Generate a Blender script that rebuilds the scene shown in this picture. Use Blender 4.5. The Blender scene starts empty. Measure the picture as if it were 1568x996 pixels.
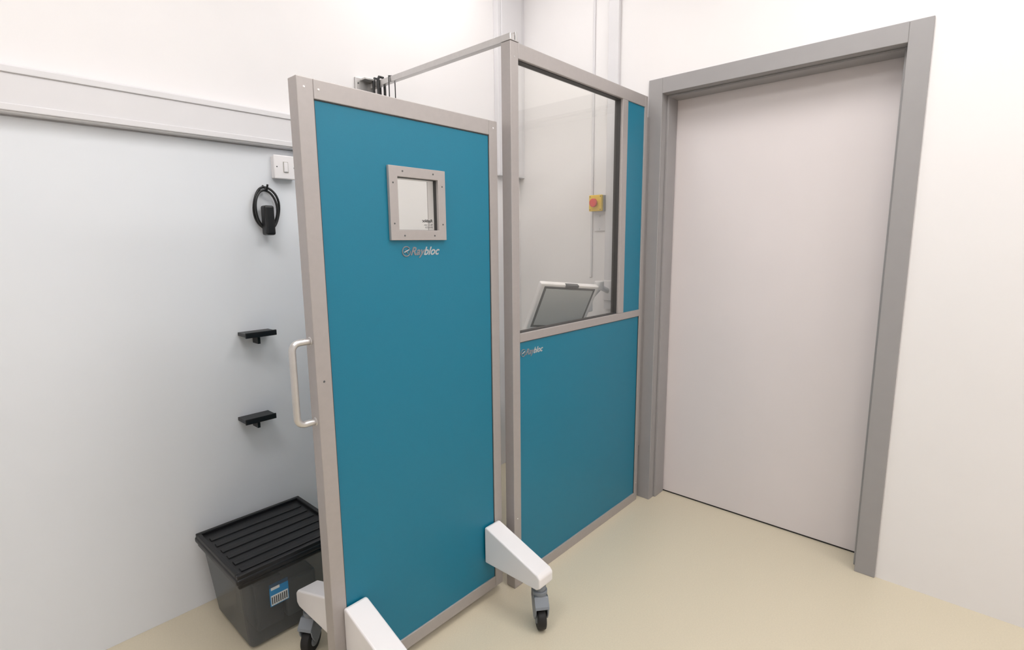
import bpy, bmesh, math
from mathutils import Vector, Matrix

scene = bpy.context.scene
try:
    scene.view_settings.view_transform = 'Standard'
    scene.view_settings.look = 'None'
except Exception:
    pass

# ------------------------------------------------------------ materials
def srgb(r, g, b):
    def c(v):
        v /= 255.0
        return v / 12.92 if v <= 0.04045 else ((v + 0.055) / 1.055) ** 2.4
    return (c(r), c(g), c(b), 1.0)

def mat(name, col, rough=0.5, metal=0.0, noise=0.03, nscale=8.0, bump=0.0, bscale=200.0, spec=0.5, detail=3.0):
    m = bpy.data.materials.new(name)
    m.use_nodes = True
    nt = m.node_tree
    bs = nt.nodes['Principled BSDF']
    bs.inputs['Roughness'].default_value = rough
    bs.inputs['Metallic'].default_value = metal
    bs.inputs['Specular IOR Level'].default_value = spec
    tc = nt.nodes.new('ShaderNodeTexCoord')
    n = nt.nodes.new('ShaderNodeTexNoise')
    n.inputs['Scale'].default_value = nscale
    n.inputs['Detail'].default_value = detail
    nt.links.new(tc.outputs['Object'], n.inputs['Vector'])
    r = nt.nodes.new('ShaderNodeValToRGB')
    r.color_ramp.elements[0].position = 0.3
    r.color_ramp.elements[1].position = 0.7
    r.color_ramp.elements[0].color = tuple(c * (1 - noise) for c in col[:3]) + (1,)
    r.color_ramp.elements[1].color = tuple(min(1, c * (1 + noise)) for c in col[:3]) + (1,)
    nt.links.new(n.outputs['Fac'], r.inputs['Fac'])
    nt.links.new(r.outputs['Color'], bs.inputs['Base Color'])
    if bump > 0:
        n2 = nt.nodes.new('ShaderNodeTexNoise')
        n2.inputs['Scale'].default_value = bscale
        nt.links.new(tc.outputs['Object'], n2.inputs['Vector'])
        b = nt.nodes.new('ShaderNodeBump')
        b.inputs['Strength'].default_value = bump
        b.inputs['Distance'].default_value = 0.002
        nt.links.new(n2.outputs['Fac'], b.inputs['Height'])
        nt.links.new(b.outputs['Normal'], bs.inputs['Normal'])
    return m

def see_through(name, tint, gloss_col, fac, rough=0.02, diffuse=False):
    m = bpy.data.materials.new(name)
    m.use_nodes = True
    nt = m.node_tree
    nt.nodes.remove(nt.nodes['Principled BSDF'])
    out = nt.nodes['Material Output']
    t = nt.nodes.new('ShaderNodeBsdfTransparent'); t.inputs['Color'].default_value = tint
    mx = nt.nodes.new('ShaderNodeMixShader')
    if diffuse:
        g = nt.nodes.new('ShaderNodeBsdfPrincipled')
        g.inputs['Base Color'].default_value = gloss_col
        g.inputs['Roughness'].default_value = rough
        mx.inputs[0].default_value = fac
    else:
        g = nt.nodes.new('ShaderNodeBsdfGlossy'); g.inputs['Color'].default_value = gloss_col
        g.inputs['Roughness'].default_value = rough
        lw = nt.nodes.new('ShaderNodeLayerWeight'); lw.inputs['Blend'].default_value = .5
        pw = nt.nodes.new('ShaderNodeMath'); pw.operation = 'POWER'; pw.inputs[1].default_value = 4.0
        ma = nt.nodes.new('ShaderNodeMath'); ma.operation = 'MULTIPLY_ADD'
        ma.inputs[1].default_value = .8; ma.inputs[2].default_value = fac
        nt.links.new(lw.outputs['Facing'], pw.inputs[0])
        nt.links.new(pw.outputs[0], ma.inputs[0])
        nt.links.new(ma.outputs[0], mx.inputs[0])
    nt.links.new(t.outputs[0], mx.inputs[1])
    nt.links.new(g.outputs[0], mx.inputs[2])
    nt.links.new(mx.outputs[0], out.inputs['Surface'])
    return m

def emit(name, col, s):
    m = bpy.data.materials.new(name); m.use_nodes = True
    bs = m.node_tree.nodes['Principled BSDF']
    bs.inputs['Base Color'].default_value = (1, 1, 1, 1)
    bs.inputs['Emission Color'].default_value = col
    bs.inputs['Emission Strength'].default_value = s
    return m

M_wall = mat('wall_paint', srgb(238, 235, 235), 0.55, noise=0.01, nscale=2, bump=0.05, bscale=300)
M_wallblue = mat('wall_panel_cool', srgb(232, 235, 240), 0.5, noise=0.01, nscale=2)
M_ceil = mat('ceiling_paint', srgb(240, 240, 240), 0.8, noise=0.01)
M_floor = mat('vinyl_floor', srgb(214, 203, 180), 0.30, noise=0.03, nscale=180, bump=0.04, bscale=500, detail=6)
M_alu = mat('anodised_aluminium', srgb(176, 170, 168), 0.42, metal=0.35, noise=0.02, nscale=60)
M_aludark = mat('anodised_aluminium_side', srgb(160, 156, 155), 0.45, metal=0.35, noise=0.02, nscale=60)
M_teal = mat('teal_laminate', srgb(6, 117, 146), 0.42, noise=0.03, nscale=500, bump=0.08, bscale=900)
M_white = mat('white_plastic', srgb(238, 235, 236), 0.35, noise=0.01)
M_trunk = mat('trunking_plastic', srgb(224, 222, 224), 0.45, noise=0.01)
M_black = mat('black_plastic', srgb(22, 22, 24), 0.4, noise=0.05)
M_rubber = mat('black_rubber', srgb(24, 24, 26), 0.6, noise=0.05)
M_castgrey = mat('caster_grey', srgb(128, 134, 142), 0.4, noise=0.02)
M_steel = mat('brushed_steel', srgb(205, 203, 202), 0.3, metal=0.8, noise=0.03, nscale=40)
M_frame = mat('door_frame_grey', srgb(156, 153, 153), 0.45, noise=0.015, nscale=20)
M_leaf = mat('door_leaf_laminate', srgb(226, 218, 218), 0.45, noise=0.01, nscale=3)
M_gap = mat('dark_gap', srgb(40, 38, 38), 0.8, noise=0.02)
M_gasket = mat('dark_gasket', srgb(60, 58, 58), 0.6, noise=0.02)
M_yellow = mat('yellow_plastic', srgb(240, 200, 30), 0.4, noise=0.01)
M_red = mat('red_button', srgb(225, 60, 50), 0.35, noise=0.01)
M_boxgrey = mat('switch_box_grey', srgb(188, 184, 176), 0.45, noise=0.01)
M_mongrey = mat('monitor_back_grey', srgb(182, 186, 186), 0.4, noise=0.02)
M_mondark = mat('monitor_dark_trim', srgb(84, 86, 88), 0.45, noise=0.02)
M_logo = mat('logo_grey', srgb(176, 178, 180), 0.4, noise=0.01)
M_logored = mat('logo_accent', srgb(132, 130, 134), 0.4, noise=0.01)
M_label = mat('label_blue', srgb(60, 140, 195), 0.5, noise=0.02)
M_labelw = mat('label_white', srgb(225, 228, 228), 0.5, noise=0.01)
M_glass = see_through('lead_glass', (0.985, 0.982, 0.965, 1), (1, 1, 1, 1), .045)
M_crate = see_through('clear_crate_plastic', (0.75, 0.78, 0.8, 1), srgb(112, 114, 116), 0.5, 0.25, diffuse=True)

# ------------------------------------------------------------ helpers
def group(name, loc=(0, 0, 0)):
    e = bpy.data.objects.new(name, None)
    e.empty_display_size = 0.05
    e.location = loc
    scene.collection.objects.link(e)
    return e

def adopt(o, p):
    if p is not None:
        o.parent = p
        o.matrix_parent_inverse = Matrix.Translation(p.location).inverted()
    return o

def finish(name, bm, m, p=None, bevel=0.0, seg=2, smooth=False, mods=True):
    bmesh.ops.recalc_face_normals(bm, faces=bm.faces)
    me = bpy.data.meshes.new(name)
    bm.to_mesh(me); bm.free()
    if smooth:
        for f in me.polygons: f.use_smooth = True
    me.materials.append(m)
    o = bpy.data.objects.new(name, me)
    scene.collection.objects.link(o)
    if bevel > 0:
        b = o.modifiers.new('bevel', 'BEVEL'); b.width = bevel; b.segments = seg
        b.limit_method = 'ANGLE'; b.angle_limit = math.radians(35)
    return adopt(o, p)

def box(name, lo, hi, m, p=None, bevel=0.0, seg=2):
    return boxes(name, [(lo, hi)], m, p, bevel, seg)

def boxes(name, lst, m, p=None, bevel=0.0, seg=2):
    bm = bmesh.new()
    for lo, hi in lst:
        vs = [bm.verts.new((x, y, z)) for x in (lo[0], hi[0]) for y in (lo[1], hi[1]) for z in (lo[2], hi[2])]
        for f in ((0,1,3,2),(4,6,7,5),(0,4,5,1),(2,3,7,6),(0,2,6,4),(1,5,7,3)):
            bm.faces.new([vs[i] for i in f])
    return finish(name, bm, m, p, bevel, seg)

def extrude_x(name, prof, x0, x1, m, p=None, bevel=0.0, seg=3):
    bm = bmesh.new()
    a = [bm.verts.new((x0, y, z)) for y, z in prof]
    b = [bm.verts.new((x1, y, z)) for y, z in prof]
    bm.faces.new(a); bm.faces.new(b[::-1])
    n = len(prof)
    for i in range(n):
        bm.faces.new((a[i], a[(i+1) % n], b[(i+1) % n], b[i]))
    return finish(name, bm, m, p, bevel, seg)

def plate_hole(name, x0, x1, z0, z1, hx0, hx1, hz0, hz1, y0, y1, m, p=None, bevel=0.0):
    bm = bmesh.new()
    def ring(y, r):
        return [bm.verts.new((x, y, z)) for x, z in ((r[0], r[2]), (r[1], r[2]), (r[1], r[3]), (r[0], r[3]))]
    of, ob = ring(y0, (x0, x1, z0, z1)), ring(y1, (x0, x1, z0, z1))
    hf, hb = ring(y0, (hx0, hx1, hz0, hz1)), ring(y1, (hx0, hx1, hz0, hz1))
    for i in range(4):
        j = (i + 1) % 4
        bm.faces.new((of[i], of[j], hf[j], hf[i]))
        bm.faces.new((ob[i], hb[i], hb[j], ob[j]))
        bm.faces.new((of[i], ob[i], ob[j], of[j]))
        bm.faces.new((hf[i], hf[j], hb[j], hb[i]))
    return finish(name, bm, m, p, bevel)

def cyl(name, c, axis, r, h, m, p=None, seg=32, bevel=0.0, r2=None):
    bm = bmesh.new()
    q = Vector((0, 0, 1)).rotation_difference(Vector(axis).normalized()).to_matrix().to_4x4()
    bmesh.ops.create_cone(bm, cap_ends=True, segments=seg, radius1=r, radius2=(r if r2 is None else r2), depth=h,
                          matrix=Matrix.Translation(c) @ q)
    o = finish(name, bm, m, p, bevel)
    for f in o.data.polygons: f.use_smooth = len(f.vertices) == 4
    return o

def dots(name, pts, axis, r, h, m, p=None):
    bm = bmesh.new()
    q = Vector((0, 0, 1)).rotation_difference(Vector(axis).normalized()).to_matrix().to_4x4()
    for c in pts:
        bmesh.ops.create_cone(bm, cap_ends=True, segments=14, radius1=r, radius2=r * .7, depth=h, matrix=Matrix.Translation(c) @ q)
    return finish(name, bm, m, p)

def tube(name, pts, r, m, p=None, cyclic=False, kind='POLY'):
    cu = bpy.data.curves.new(name, 'CURVE'); cu.dimensions = '3D'
    cu.bevel_depth = r; cu.bevel_resolution = 6; cu.use_fill_caps = True
    s = cu.splines.new(kind)
    s.points.add(len(pts) - 1)
    for i, q in enumerate(pts): s.points[i].co = (*q, 1)
    s.use_cyclic_u = cyclic
    if kind == 'NURBS':
        s.order_u = 3; s.use_endpoint_u = True; s.resolution_u = 12
    o = bpy.data.objects.new(name, cu)
    scene.collection.objects.link(o)
    bpy.context.view_layer.update()
    me = bpy.data.meshes.new_from_object(o)
    bpy.data.objects.remove(o)
    for f in me.polygons: f.use_smooth = True
    me.materials.clear(); me.materials.append(m)
    o = bpy.data.objects.new(name, me); scene.collection.objects.link(o)
    return adopt(o, p)

def text(name, body, loc, size, m, p=None, mirror=False, shear=0.25, rz=0.0, ex=0.0006, bold=0.0):
    cu = bpy.data.curves.new(name, 'FONT'); cu.body = body; cu.size = size; cu.shear = shear
    cu.extrude = ex; cu.offset = bold
    o = bpy.data.objects.new(name, cu); scene.collection.objects.link(o)
    bpy.context.view_layer.update()
    wd = o.dimensions.x
    me = bpy.data.meshes.new_from_object(o)
    bpy.data.objects.remove(o)
    M = Matrix.Translation(loc) @ Matrix.Rotation(rz, 4, 'Z') @ Matrix.Rotation(math.radians(90), 4, 'X')
    if mirror: M = M @ Matrix.Scale(-1, 4, (1, 0, 0))
    me.transform(M)
    me.materials.clear(); me.materials.append(m)
    o = bpy.data.objects.new(name, me); scene.collection.objects.link(o)
    adopt(o, p)
    return wd

def arc(c, r, a0, a1, n, ax, ay):
    return [Vector(c) + r * math.cos(a0 + (a1 - a0) * i / n) * Vector(ax) + r * math.sin(a0 + (a1 - a0) * i / n) * Vector(ay) for i in range(n + 1)]

# ------------------------------------------------------------ room shell
XW, YB, XL, YF, H = 2.50, 2.17, -1.7, -2.0, 3.0
XD = 2.64
box('floor', (XL - .1, YF - .1, -.1), (XD + .2, YB + .1, 0), M_floor)
box('ceiling', (XL - .1, YF - .1, H), (XD + .2, YB + .1, H + .1), M_ceil)
box('wall_back', (XL - .1, YB, 0), (XD + .2, YB + .1, H), M_wall)
box('wall_left', (XL - .1, YF, 0), (XL, YB, H), M_wall)
box('wall_front', (XL - .1, YF - .1, 0), (XD + .2, YF, H), M_wall)
DY0, DY1, DZ = 0.29, 1.247, 2.105   # clear opening in door wall
boxes('wall_right', [((XW, DY1 + .05, 0), (XD + .1, YB, H)),
                     ((XW, YF, 0), (XD + .1, DY0 - .05, H)),
                     ((XW, DY0 - .05, DZ + .05), (XD + .1, DY1 + .05, H))], M_wall)

# door frame + leaf
d = group('door_1', (XD, .75, 0))
fx = XW - .012
boxes('frame_face', [((fx, DY1, 0), (XW + .0, DY1 + .072, DZ + .072)),
                     ((fx, DY0 - .072, 0), (XW, DY0, DZ + .072)),
                     ((fx, DY0, DZ), (XW, DY1, DZ + .072))], M_frame, d, .002)
boxes('frame_lining', [((XW, DY1, 0), (XD + .06, DY1 + .05, DZ + .05)),
                       ((XW, DY0 - .05, 0), (XD + .06, DY0, DZ + .05)),
                       ((XW, DY0, DZ), (XD + .06, DY1, DZ + .05))], M_frame, d)
boxes('frame_stop', [((XD - .10, DY1 - .012, 0), (XD - .004, DY1, DZ)),
                     ((XD - .10, DY0, 0), (XD - .004, DY0 + .012, DZ)),
                     ((XD - .10, DY0 + .012, DZ - .010), (XD - .004, DY1 - .012, DZ))], M_frame, d, .002)
box('leaf', (XD, DY0 + .006, .008), (XD + .045, DY1 - .006, DZ - .006), M_leaf, d, .001)
box('threshold_gap', (XD + .002, DY0 + .002, 0.0005), (XD + .04, DY1 - .002, .007), M_gap, d)
box('jamb_gap', (XD + .01, DY1 - .006, .0), (XD + .03, DY1 - .0005, DZ - .002), M_gap, d)
box('head_gap', (XD + .01, DY0 + .002, DZ - .006), (XD + .03, DY1 - .002, DZ - .0005), M_gap, d)

# ------------------------------------------------------------ wall trunking
t = group('corner_trunking', (2.4, YB, 2.4))
box('cover', (2.275, YB - .035, 1.78), (2.499, YB - .0005, H - .001), M_trunk, t, .003)
box('lip', (2.30, YB - .043, 1.78), (2.47, YB - .035, H - .001), M_trunk, t, .003)
t = group('wall_trunking', (XW, 1.52, 2))
box('cover', (XW - .022, 1.490, 1.03), (XW - .0005, 1.55, H - .001), M_trunk, t, .003)
box('side_conduit', (XW - .008, 1.640, 1.2), (XW - .0005, 1.652, H - .001), M_trunk, t, .002)
t = group('dado_trunking', (.3, YB, 1.86))
box('cover', (-.9, YB - .045, 1.780), (1.20, YB - .0005, 1.915), M_trunk, t, .004)
box('lip_upper', (-.9, YB - .050, 1.890), (1.20, YB - .045, 1.910), M_trunk, t, .002)
box('lip_lower', (-.9, YB - .050, 1.785), (1.20, YB - .045, 1.805), M_trunk, t, .002)
box('trim_1', (-1.69, YB - .008, .0), (1.25, YB - .0005, 1.775), M_wallblue, None, .001)
yb = YB - .008

# light switch
s = group('light_switch', (1.015, yb, 1.71))
box('back_box', (.970, yb - .030, 1.660), (1.056, yb - .0003, 1.746), M_white, s, .004)
box('faceplate', (.967, yb - .038, 1.657), (1.059, yb - .030, 1.749), M_white, s, .004)
plate_hole('rocker_surround', 1.003, 1.023, 1.682, 1.724, 1.0045, 1.0215, 1.6835, 1.7225, yb - .040, yb - .038, M_boxgrey, s)
box('rocker', (1.005, yb - .044, 1.684), (1.021, yb - .0375, 1.722), M_white, s, .003)
dots('screws', [(.978, yb - .0385, 1.703), (1.048, yb - .0385, 1.703)], (0, -1, 0), .003, .002, M_mondark, s)

# cable hanging on wall hook
s = group('hanging_cable', (.94, yb, 1.53))
loop = [(0.932 + .050 * math.cos(a), yb - .02 - .006 * math.sin(3 * a), 1.540 + .082 * math.sin(a)) for a in [i * math.tau / 40 for i in range(40)]]
tube('coil_outer', loop, .0045, M_black, s, cyclic=True)
loop = [(0.926 + .042 * math.cos(a), yb - .03 - .004 * math.cos(2 * a), 1.537 + .072 * math.sin(a)) for a in [i * math.tau / 40 for i in range(40)]]
tube('coil_inner', loop, .0045, M_black, s, cyclic=True)
box('plug_block', (.908, yb - .06, 1.435), (.946, yb - .015, 1.55), M_black, s, .008)
tube('hook', [(.932, yb - .0005, 1.628), (.932, yb - .035, 1.610), (.932, yb - .045, 1.630)], .004, M_black, s)

# small dark wall brackets
for i, (z, x1) in enumerate(((1.045, .908), (.705, .880))):
    s = group('wall_shelf', (x1 - .05, yb, z))
    box('board', (x1 - .12, yb - .075, z), (x1, yb - .0005, z + .014), M_black, s, .002)
    box('lip', (x1 - .12, yb - .078, z - .004), (x1, yb - .072, z + .018), M_black, s, .002)
    box('bracket', (x1 - .065, yb - .05, z - .035), (x1 - .055, yb - .0005, z), M_black, s)

# ------------------------------------------------------------ storage crate
cx0, cx1 = .56, .955
c = group('storage_crate', (.76, 1.92, 0))
def frustum(name, a, b, m, p, bevel=0.0):
    bm = bmesh.new()
    A = [bm.verts.new((x, y, a[4])) for x, y in ((a[0], a[2]), (a[1], a[2]), (a[1], a[3]), (a[0], a[3]))]
    B = [bm.verts.new((x, y, b[4])) for x, y in ((b[0], b[2]), (b[1], b[2]), (b[1], b[3]), (b[0], b[3]))]
    bm.faces.new(A[::-1]); bm.faces.new(B)
    for i in range(4):
        j = (i + 1) % 4
        bm.faces.new((A[i], A[j], B[j], B[i]))
    return finish(name, bm, m, p, bevel, 3)
frustum('tub', (cx0 + .035, cx1 - .035, 1.765, 2.075, .002), (cx0 + .01, cx1 - .01, 1.735, 2.105, .285), M_crate, c, .02)
box('contents_1', (cx0 + .08, 1.82, .012), (.74, 2.02, .20), mat('contents_dark', srgb(80, 82, 86), .6), c, .01)
box('contents_2', (.75, 1.82, .012), (.87, 2.02, .16), mat('contents_grey', srgb(150, 150, 150), .6), c, .01)
box('rim', (cx0, 1.725, .272), (cx1, 2.115, .292), M_black, c, .006)
box('lid', (cx0 - .007, 1.718, .290), (cx1 + .007, 2.122, .312), M_black, c, .008, 3)
boxes('lid_ribs', [((cx0 + .025, 1.76 + i * .055, .310), (cx1 - .025, 1.785 + i * .055, .316)) for i in range(6)], M_black, c, .002)
boxes('lid_rail', [((cx0 - .003, 1.722, .308), (cx1 + .003, 1.738, .324)), ((cx0 - .003, 2.102, .308), (cx1 + .003, 2.118, .324)),
                   ((cx0 - .003, 1.738, .308), (cx0 + .013, 2.102, .324)), ((cx1 - .013, 1.738, .308), (cx1 + .003, 2.102, .324))], M_black, c, .003)
box('label_panel', (.662, 1.7425, .145), (.728, 1.7445, .228), M_label, c)
box('label_blank', (.665, 1.7418, .148), (.725, 1.7426, .185), M_labelw, c)
box('label_stripe', (.667, 1.7418, .205), (.697, 1.7426, .215), M_labelw, c)
boxes('label_barcode', [((.667 + i * .0072, 1.7411, .153), (.671 + i * .0072, 1.7419, .180)) for i in range(8)], M_mondark, c)

# ------------------------------------------------------------ casters
def caster(p, x, y, z1, ang, tag):
    ax = Vector((math.cos(ang), math.sin(ang), 0))
    fw = Vector((-math.sin(ang), math.cos(ang), 0))
    c0 = Vector((x, y, 0))
    R = .043
    wc = c0 + fw * .014 + Vector((0, 0, R))
    cyl('wheel_' + tag, wc, ax, R, .032, M_rubber, p, 40, .006)
    cyl('hub_' + tag, wc, ax, R * .5, .037, M_castgrey, p, 24, .002)
    bm = bmesh.new()
    prof = [(-.034, .130), (.026, .130), (.046, .100), (.040, .070), (.024, .042), (.004, .040), (-.02, .070), (-.036, .100)]
    for s in (-1, 1):
        a = [bm.verts.new(c0 + ax * s * .020 + fw * u + Vector((0, 0, v))) for u, v in prof]
        b = [bm.verts.new(c0 + ax * s * .026 + fw * u + Vector((0, 0, v))) for u, v in prof]
        bm.faces.new(a); bm.faces.new(b[::-1])
        for i in range(len(prof)):
            j = (i + 1) % len(prof)
            bm.faces.new((a[i], a[j], b[j], b[i]))
    hood = [(-.034, .130), (.026, .130), (.047, .104), (.050, .094), (.044, .093), (.022, .112), (-.030, .094), (-.037, .100)]
    a = [bm.verts.new(c0 - ax * .026 + fw * u + Vector((0, 0, v))) for u, v in hood]
    b = [bm.verts.new(c0 + ax * .026 + fw * u + Vector((0, 0, v))) for u, v in hood]
    bm.faces.new(a); bm.faces.new(b[::-1])
    for i in range(len(hood)):
        j = (i + 1) % len(hood)
        bm.faces.new((a[i], a[j], b[j], b[i]))
    finish('fork_' + tag, bm, M_castgrey, p, .002)
    cyl('swivel_' + tag, (x, y, .137), (0, 0, 1), .027, .018, M_castgrey, p, 32, .003)
    cyl('stem_' + tag, (x, y, (.14 + z1) / 2), (0, 0, 1), .022, z1 - .14 + .004, M_castgrey, p, 24)

# ------------------------------------------------------------ mobile door-like screen
P = group('mobile_radiation_screen', (1.05, 1.36, 0))
x0, x1, y0, y1, z0, z1 = .682, 1.418, 1.340, 1.385, .030, 1.822
sw = .046
box('stile_left', (x0, y0, z0), (x0 + sw, y1, z1), M_alu, P, .002)
box('stile_right', (x1 - .040, y0, z0), (x1, y1, z1), M_alu, P, .002)
box('rail_top', (x0 + sw, y0, z1 - .050), (x1 - .040, y1, z1), M_alu, P, .002)
box('rail_bottom', (x0 + sw, y0, z0), (x1 - .040, y1, z0 + .046), M_alu, P, .002)
wx0, wx1, wz0, wz1 = .945, 1.163, 1.408, 1.628
b = .031
plate_hole('core', x0 + sw, x1 - .040, z0 + .046, z1 - .050, wx0 + b, wx1 - b, wz0 + b, wz1 - b, y0 + .005, y1 - .005, M_teal, P)
boxes('edge_gasket', [((x0 + sw, y0 + .0035, z0 + .046), (x0 + sw + .0025, y0 + .0052, z1 - .05)),
                      ((x1 - .0425, y0 + .0035, z0 + .046), (x1 - .040, y0 + .0052, z1 - .05)),
                      ((x0 + sw, y0 + .0035, z1 - .0525), (x1 - .04, y0 + .0052, z1 - .05))], M_gasket, P)
plate_hole('vision_frame_front', wx0, wx1, wz0, wz1, wx0 + b, wx1 - b, wz0 + b, wz1 - b, y0 - .006, y0 + .005, M_alu, P, .0012)
plate_hole('vision_frame_rear', wx0, wx1, wz0, wz1, wx0 + b, wx1 - b, wz0 + b, wz1 - b, y1 - .005, y1 + .006, M_alu, P, .0012)
plate_hole('vision_gasket', wx0 + b - .001, wx1 - b + .001, wz0 + b - .001, wz1 - b + .001, wx0 + b + .001, wx1 - b - .001, wz0 + b + .001, wz1 - b - .001, y0 + .004, y0 + .018, M_gasket, P)
plate_hole('vision_lining', wx0 + b - .001, wx1 - b + .001, wz0 + b - .001, wz1 - b + .001, wx0 + b + .001, wx1 - b - .001, wz0 + b + .001, wz1 - b - .001, y0 + .018, y1 + .001, M_white, P)
box('vision_glass', (wx0 + b + .0005, y0 + .010, wz0 + b + .0005), (wx1 - b - .0005, y0 + .016, wz1 - b - .0005), M_glass, P)
scr = [(wx0 + .05, wz1 - .014), (wx1 - .05, wz1 - .014), (wx0 + .05, wz0 + .014), (wx1 - .05, wz0 + .014), (wx0 + .014, wz0 + .05), (wx0 + .014, wz1 - .05), (wx1 - .014, wz0 + .05), (wx1 - .014, wz1 - .05)]
dots('vision_screws', [(a, y0 - .0065, q) for a, q in scr], (0, -1, 0), .003, .002, M_mondark, P)
dots('frame_screws', [(x0 + .020, y0 - .0005, z1 - .025), (x0 + .060, y0 - .0005, z1 - .025), (x1 - .02, y0 - .0005, z1 - .025)], (0, -1, 0), .0035, .002, M_white, P)
dots('frame_screw_dark', [(x0 + .022, y0 - .0005, 1.02)], (0, -1, 0), .0035, .002, M_mondark, P)
text('glass_label', "Raybloc", (wx1 - b - .014, y0 + .0095, wz0 + b + .026), .013, M_gap, P, mirror=True, ex=.0001, bold=.0004)
text('glass_label_spec', "Pb 2.1 mm\nEN 61331", (wx1 - b - .014, y0 + .0095, wz0 + b + .015), .008, M_gap, P, mirror=True, shear=0, ex=.0001)
def logo(p, x, y, z, k):
    tube('logo_ring', arc((x + .014 * k, y - .0006, z + .011 * k), .014 * k, .5, math.tau + .1, 28, (1, 0, 0), (0, 0, 1)), .0016 * k, M_logored, p)
    tube('logo_spark', [(x + .006 * k, y - .0006, z + .008 * k), (x + .024 * k, y - .0006, z + .016 * k)], .0018 * k, M_logo, p)
    tube('logo_spark_low', [(x + .010 * k, y - .0006, z + .016 * k), (x + .020 * k, y - .0006, z + .004 * k)], .0014 * k, M_logored, p)
    wd = text('logo_text_first', 'Ray', (x + .028 * k, y, z), .034 * k, M_logored, p, shear=.4, bold=.0007 * k)
    text('logo_text_last', 'bloc', (x + .026 * k + wd * .92, y, z), .034 * k, M_logo, p, shear=.4, bold=.0007 * k)
logo(P, .990, y0 + .0045, 1.362, 1.06)

# D-handle on end face
hz0, hz1, hx, hy, r = .905, 1.135, x0 - .052, (y0 + y1) / 2, .022
pts = [Vector((x0 + .001, hy, hz1))]
pts += arc((hx + r, hy, hz1 - r), r, math.pi / 2, math.pi, 10, (1, 0, 0), (0, 0, 1))
pts += arc((hx + r, hy, hz0 + r), r, math.pi, 1.5 * math.pi, 10, (1, 0, 0), (0, 0, 1))
pts += [Vector((x0 + .001, hy, hz0))]
tube('handle', pts, .0095, M_steel, P)
dots('handle_roses', [(x0 - .001, hy, hz0), (x0 - .001, hy, hz1)], (-1, 0, 0), .013, .003, M_steel, P)

# outrigger legs
zb = .165
for tag, lx in (('left', .716), ('right', 1.318)):
    fp = [(y0, zb), (y0, .312), (y0 - .012, .314), (1.078, .226), (1.066, .214), (1.066, .178), (1.082, .166)]
    extrude_x('leg_front_' + tag, fp, lx, lx + .078, M_white, P, .006)
    rp = [(y1 + (y0 - a), z) for a, z in fp]
    extrude_x('leg_rear_' + tag, rp, lx, lx + .078, M_white, P, .006)
    caster(P, lx + .041, 1.098, zb, math.radians(140), 'front_' + tag)
    caster(P, lx + .035, y1 + y0 - 1.098, zb, math.radians(120), 'rear_' + tag)

# ------------------------------------------------------------ glazed screen
G = group('glazed_radiation_screen', (1.95, 1.32, 0))
gx0, gx1, gy0, gy1, gz1 = 1.448, 2.450, 1.300, 1.345, 2.092
box('post_left', (gx0, gy0, .0), (gx0 + .042, gy1, gz1), M_alu, G, .002)
box('post_right', (gx1 - .028, gy0, .0), (gx1, gy1, gz1), M_alu, G, .002)
box('rail_top', (gx0 + .042, gy0, gz1 - .052), (gx1 - .028, gy1, gz1), M_alu, G, .002)
box('rail_bottom', (gx0 + .042, gy0, .0), (gx1 - .028, gy1, .046), M_alu, G, .002)
box('rail_mid', (gx0 + .042, gy0, 1.018), (gx1 - .028, gy1, 1.052), M_alu, G, .002)
box('mullion', (2.215, gy0, 1.052), (2.262, gy1, gz1 - .052), M_alu, G, .002)
box('lower_core', (gx0 + .042, gy0 + .006, .046), (gx1 - .028, gy1 - .006, 1.018), M_teal, G)
box('side_core', (2.262, gy0 + .006, 1.052), (gx1 - .028, gy1 - .006, gz1 - .052), M_teal, G)
box('glass_pane', (gx0 + .0425, gy0 + .022, 1.0525), (2.2145, gy0 + .030, gz1 - .0525), M_glass, G)
bx0, bx1, bz0, bz1 = gx0 + .042, 2.215, 1.052, gz1 - .052
plate_hole('glass_gasket', bx0 - .0005, bx1 + .0005, bz0 - .0005, bz1 + .0005, bx0 + .003, bx1 - .004, bz0 + .003, bz1 - .003, gy0 + .012, gy1 - .004, M_gasket, G)
boxes('edge_gasket', [((gx0 + .042, gy0 + .004, 1.0155), (gx1 - .028, gy0 + .0062, 1.018)),
                      ((gx0 + .042, gy0 + .004, .046), (gx0 + .0445, gy0 + .0062, 1.018)),
                      ((gx1 - .0305, gy0 + .004, .046), (gx1 - .028, gy0 + .0062, 1.018))], M_gasket, G)
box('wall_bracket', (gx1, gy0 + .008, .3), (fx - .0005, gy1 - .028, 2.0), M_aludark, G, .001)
dots('post_screws', [(gx0 + .02, gy0 - .0005, gz1 - .05), (gx0 + .02, gy0 - .0005, .3), (gx1 - .014, gy0 - .0005, .1), (gx0 + .055, gy0 + .0055, .15)], (0, -1, 0), .003, .002, M_steel, G)
logo(G, gx0 + .052, gy0 + .0055, .962, .97)

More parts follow.
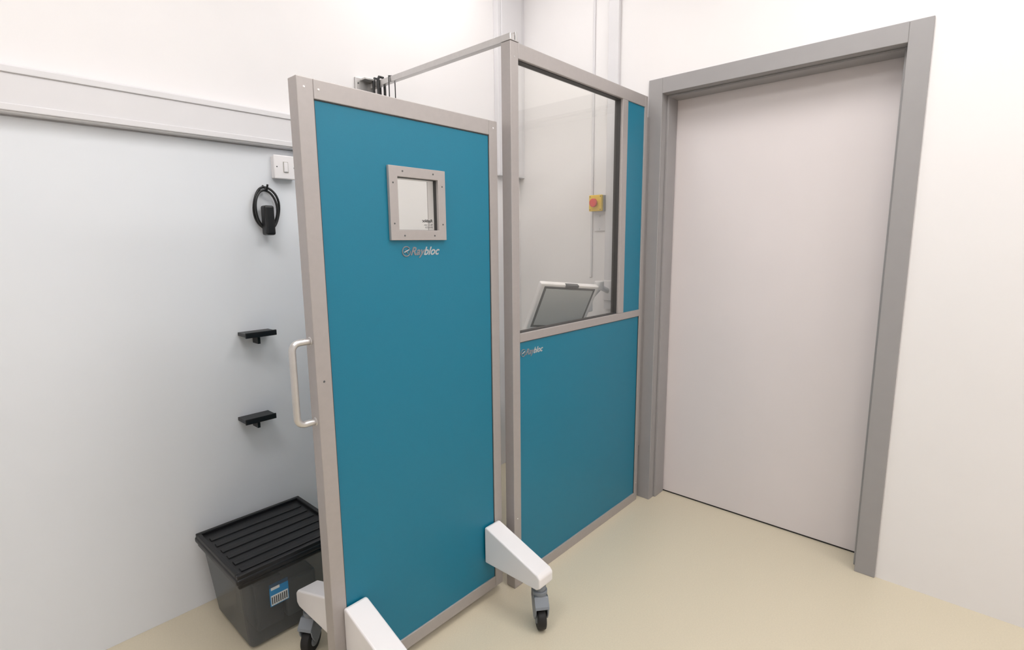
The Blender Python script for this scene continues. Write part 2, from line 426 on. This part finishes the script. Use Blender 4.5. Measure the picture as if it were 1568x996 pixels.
# stabilising rail from post to back wall
R = group('support_rail', (1.46, 1.7, 2.1))
box('bar', (1.450, 1.302, 2.093), (1.474, YB - .012, 2.117), M_steel, R, .002)
box('post_plate', (1.446, 1.298, 2.0925), (1.492, 1.347, 2.0965), M_steel, R, .001)
dots('bolt', [(1.482, 1.322, 2.099)], (0, 0, 1), .007, .006, M_steel, R)
box('post_cap', (1.476, 1.300, 2.0965), (1.486, 1.318, 2.125), M_steel, R, .001)
box('wall_plate', (1.375, YB - .012, 2.055), (1.50, YB - .0005, 2.130), M_steel, R, .002)
box('wall_saddle', (1.400, YB - .05, 2.118), (1.484, YB - .012, 2.126), M_steel, R, .001)
dots('plate_screws', [(1.388, YB - .013, 2.07), (1.388, YB - .013, 2.105), (1.49, YB - .013, 2.07), (1.49, YB - .013, 2.12)], (0, -1, 0), .004, .003, M_mondark, R)

K = group('hanging_straps', (1.46, 2.08, 2.05))
for i, yy in enumerate((2.125, 2.090)):
    tube('hook_%d' % (i + 1), [(1.461, yy, 1.90), (1.447, yy, 2.02), (1.445, yy, 2.115), (1.452, yy, 2.131), (1.472, yy, 2.131), (1.480, yy, 2.112), (1.480, yy, 2.04), (1.462, yy, 1.95)], .006, M_black, K)
tube('cord', [(1.461, 2.010, 1.80), (1.446, 2.010, 2.02), (1.446, 2.010, 2.118), (1.461, 2.010, 2.1205), (1.478, 2.010, 2.118), (1.478, 2.010, 1.85)], .0026, M_black, K)
box('strap', (1.447, 2.088, 1.80), (1.463, 2.128, 1.96), M_black, K, .004)

# ------------------------------------------------------------ emergency stop
E = group('emergency_stop_button', (XW, 1.59, 1.603))
ex = XW - .0005
ey0, ey1 = 1.553, 1.634
box('back_box', (ex - .036, ey0, 1.560), (ex, ey1, 1.645), M_boxgrey, E, .003)
box('cover', (ex - .054, ey0, 1.560), (ex - .036, ey1, 1.645), M_yellow, E, .004)
em = (ey0 + ey1) / 2
cyl('collar', (ex - .057, em, 1.603), (-1, 0, 0), .018, .008, M_yellow, E, 32, .001)
cyl('stem', (ex - .062, em, 1.603), (-1, 0, 0), .011, .012, M_black, E, 24)
cyl('mushroom', (ex - .072, em, 1.603), (-1, 0, 0), .023, .014, M_red, E, 40, .005)
dots('cover_screws', [(ex - .0545, a, b2) for a in (ey0 + .008, ey1 - .008) for b2 in (1.568, 1.637)], (-1, 0, 0), .003, .002, M_mondark, E)
S = group('wall_blank_plate', (XW, 1.59, 1.51))
box('plate', (ex - .008, 1.556, 1.455), (ex, 1.628, 1.545), M_trunk, S, .002)
dots('screws', [(ex - .0085, 1.592, 1.465), (ex - .0085, 1.592, 1.535)], (-1, 0, 0), .003, .002, M_steel, S)

# ------------------------------------------------------------ monitor on arm
Mo = group('tilted_monitor', (2.08, 1.54, 1.07))
TL = Vector((1.913, 1.531, 1.208)); ex_ = Vector((.315, -.103, -.032)).normalized()
dn = Vector((.001, .119, -.235)); dn = (dn - dn.dot(ex_) * ex_).normalized()
nv = ex_.cross(-dn).normalized()
if nv.y > 0: nv = -nv
W, Hh = .343, .272
def mbox(name, u0, u1, v0, v1, n0, n1, m, bevel=.004, seg=3):
    bm = bmesh.new()
    vs = [bm.verts.new(TL + ex_ * u + dn * v + nv * n) for u in (u0, u1) for v in (v0, v1) for n in (n0, n1)]
    for f in ((0,1,3,2),(4,6,7,5),(0,4,5,1),(2,3,7,6),(0,2,6,4),(1,5,7,3)):
        bm.faces.new([vs[i] for i in f])
    return finish(name, bm, m, Mo, bevel, seg)
mbox('housing', 0, W, 0, Hh, -.028, 0, M_white, .006, 4)
mbox('back_trim', .020, W - .020, .014, Hh - .030, -.001, .0015, M_mondark, .001)
mbox('back_cover', .032, W - .032, .026, Hh - .042, .001, .0035, M_mongrey, .002)
mbox('top_clip', W * .40, W * .62, -.003, .012, -.012, .008, M_mondark, .003)
mbox('screen_face', .012, W - .012, .012, Hh - .012, -.030, -.027, M_black, .001)
mc = TL + ex_ * W * .5 + dn * Hh * .55 - nv * .026
j1 = Vector((2.33, 1.56, 1.07)); j2 = Vector((2.40, 1.53, 1.16))
tube('arm_bracket', [mc - nv * .01, mc - nv * .05, j1], .014, M_white, Mo)
cyl('arm_joint_low', (j1.x, j1.y, 1.065), (0, 0, 1), .030, .07, M_white, Mo, 32, .006)
tube('arm_upper', [j1 + Vector((0, 0, .02)), j2], .020, M_white, Mo)
cyl('arm_joint_high', (j2.x, j2.y, 1.165), (0, 0, 1), .025, .05, M_white, Mo, 32, .006)
tube('arm_wall', [j2, Vector((XW - .023, 1.52, 1.13))], .015, M_white, Mo)
box('arm_wall_plate', (XW - .036, 1.495, 1.08), (XW - .0225, 1.545, 1.19), M_white, Mo, .003)

# ------------------------------------------------------------ ceiling lights
warm = (1.0, .985, .975, 1)
for i, (lx, ly) in enumerate(((.1, 1.0), (1.45, .35), (.1, -.9), (1.7, -1.1), (1.75, 1.75))):
    L = group('ceiling_light', (lx, ly, H))
    w, dd = (.6, .4) if i == 4 else (.9, .6)
    boxes('trim_ring', [((lx - w/2 - .02, ly - dd/2 - .02, H - .02), (lx + w/2 + .02, ly - dd/2, H - .0005)),
                       ((lx - w/2 - .02, ly + dd/2, H - .02), (lx + w/2 + .02, ly + dd/2 + .02, H - .0005)),
                       ((lx - w/2 - .02, ly - dd/2, H - .02), (lx - w/2, ly + dd/2, H - .0005)),
                       ((lx + w/2, ly - dd/2, H - .02), (lx + w/2 + .02, ly + dd/2, H - .0005))], M_white, L)
    box('diffuser', (lx - w/2, ly - dd/2, H - .015), (lx + w/2, ly + dd/2, H - .001), emit('light_diffuser_%d' % i, warm, 10.3 if i < 4 else 8.5), L)

w = bpy.data.worlds.new('world'); scene.world = w; w.use_nodes = True
w.node_tree.nodes['Background'].inputs[0].default_value = (.8, .82, .85, 1)
w.node_tree.nodes['Background'].inputs[1].default_value = .5

# ------------------------------------------------------------ camera
a, p, roll = math.radians(42), math.radians(9), .009
Rv = Vector((math.sin(a), -math.cos(a), 0)); F = Vector((math.cos(a), math.sin(a), 0)); Z = Vector((0, 0, 1))
Uv = Z * math.cos(p) + F * math.sin(p)
r_ = (Rv - roll * Uv).normalized(); u_ = (Uv + roll * Rv).normalized(); b_ = r_.cross(u_).normalized()
cd = bpy.data.cameras.new('camera'); cam = bpy.data.objects.new('camera', cd)
scene.collection.objects.link(cam)
cam.matrix_world = Matrix(((r_.x, u_.x, b_.x, 0), (r_.y, u_.y, b_.y, 0), (r_.z, u_.z, b_.z, 1.4), (0, 0, 0, 1)))
cd.sensor_fit = 'HORIZONTAL'; cd.sensor_width = 36; cd.lens = 36 * 803 / 1568
cd.clip_start = .02
scene.camera = cam
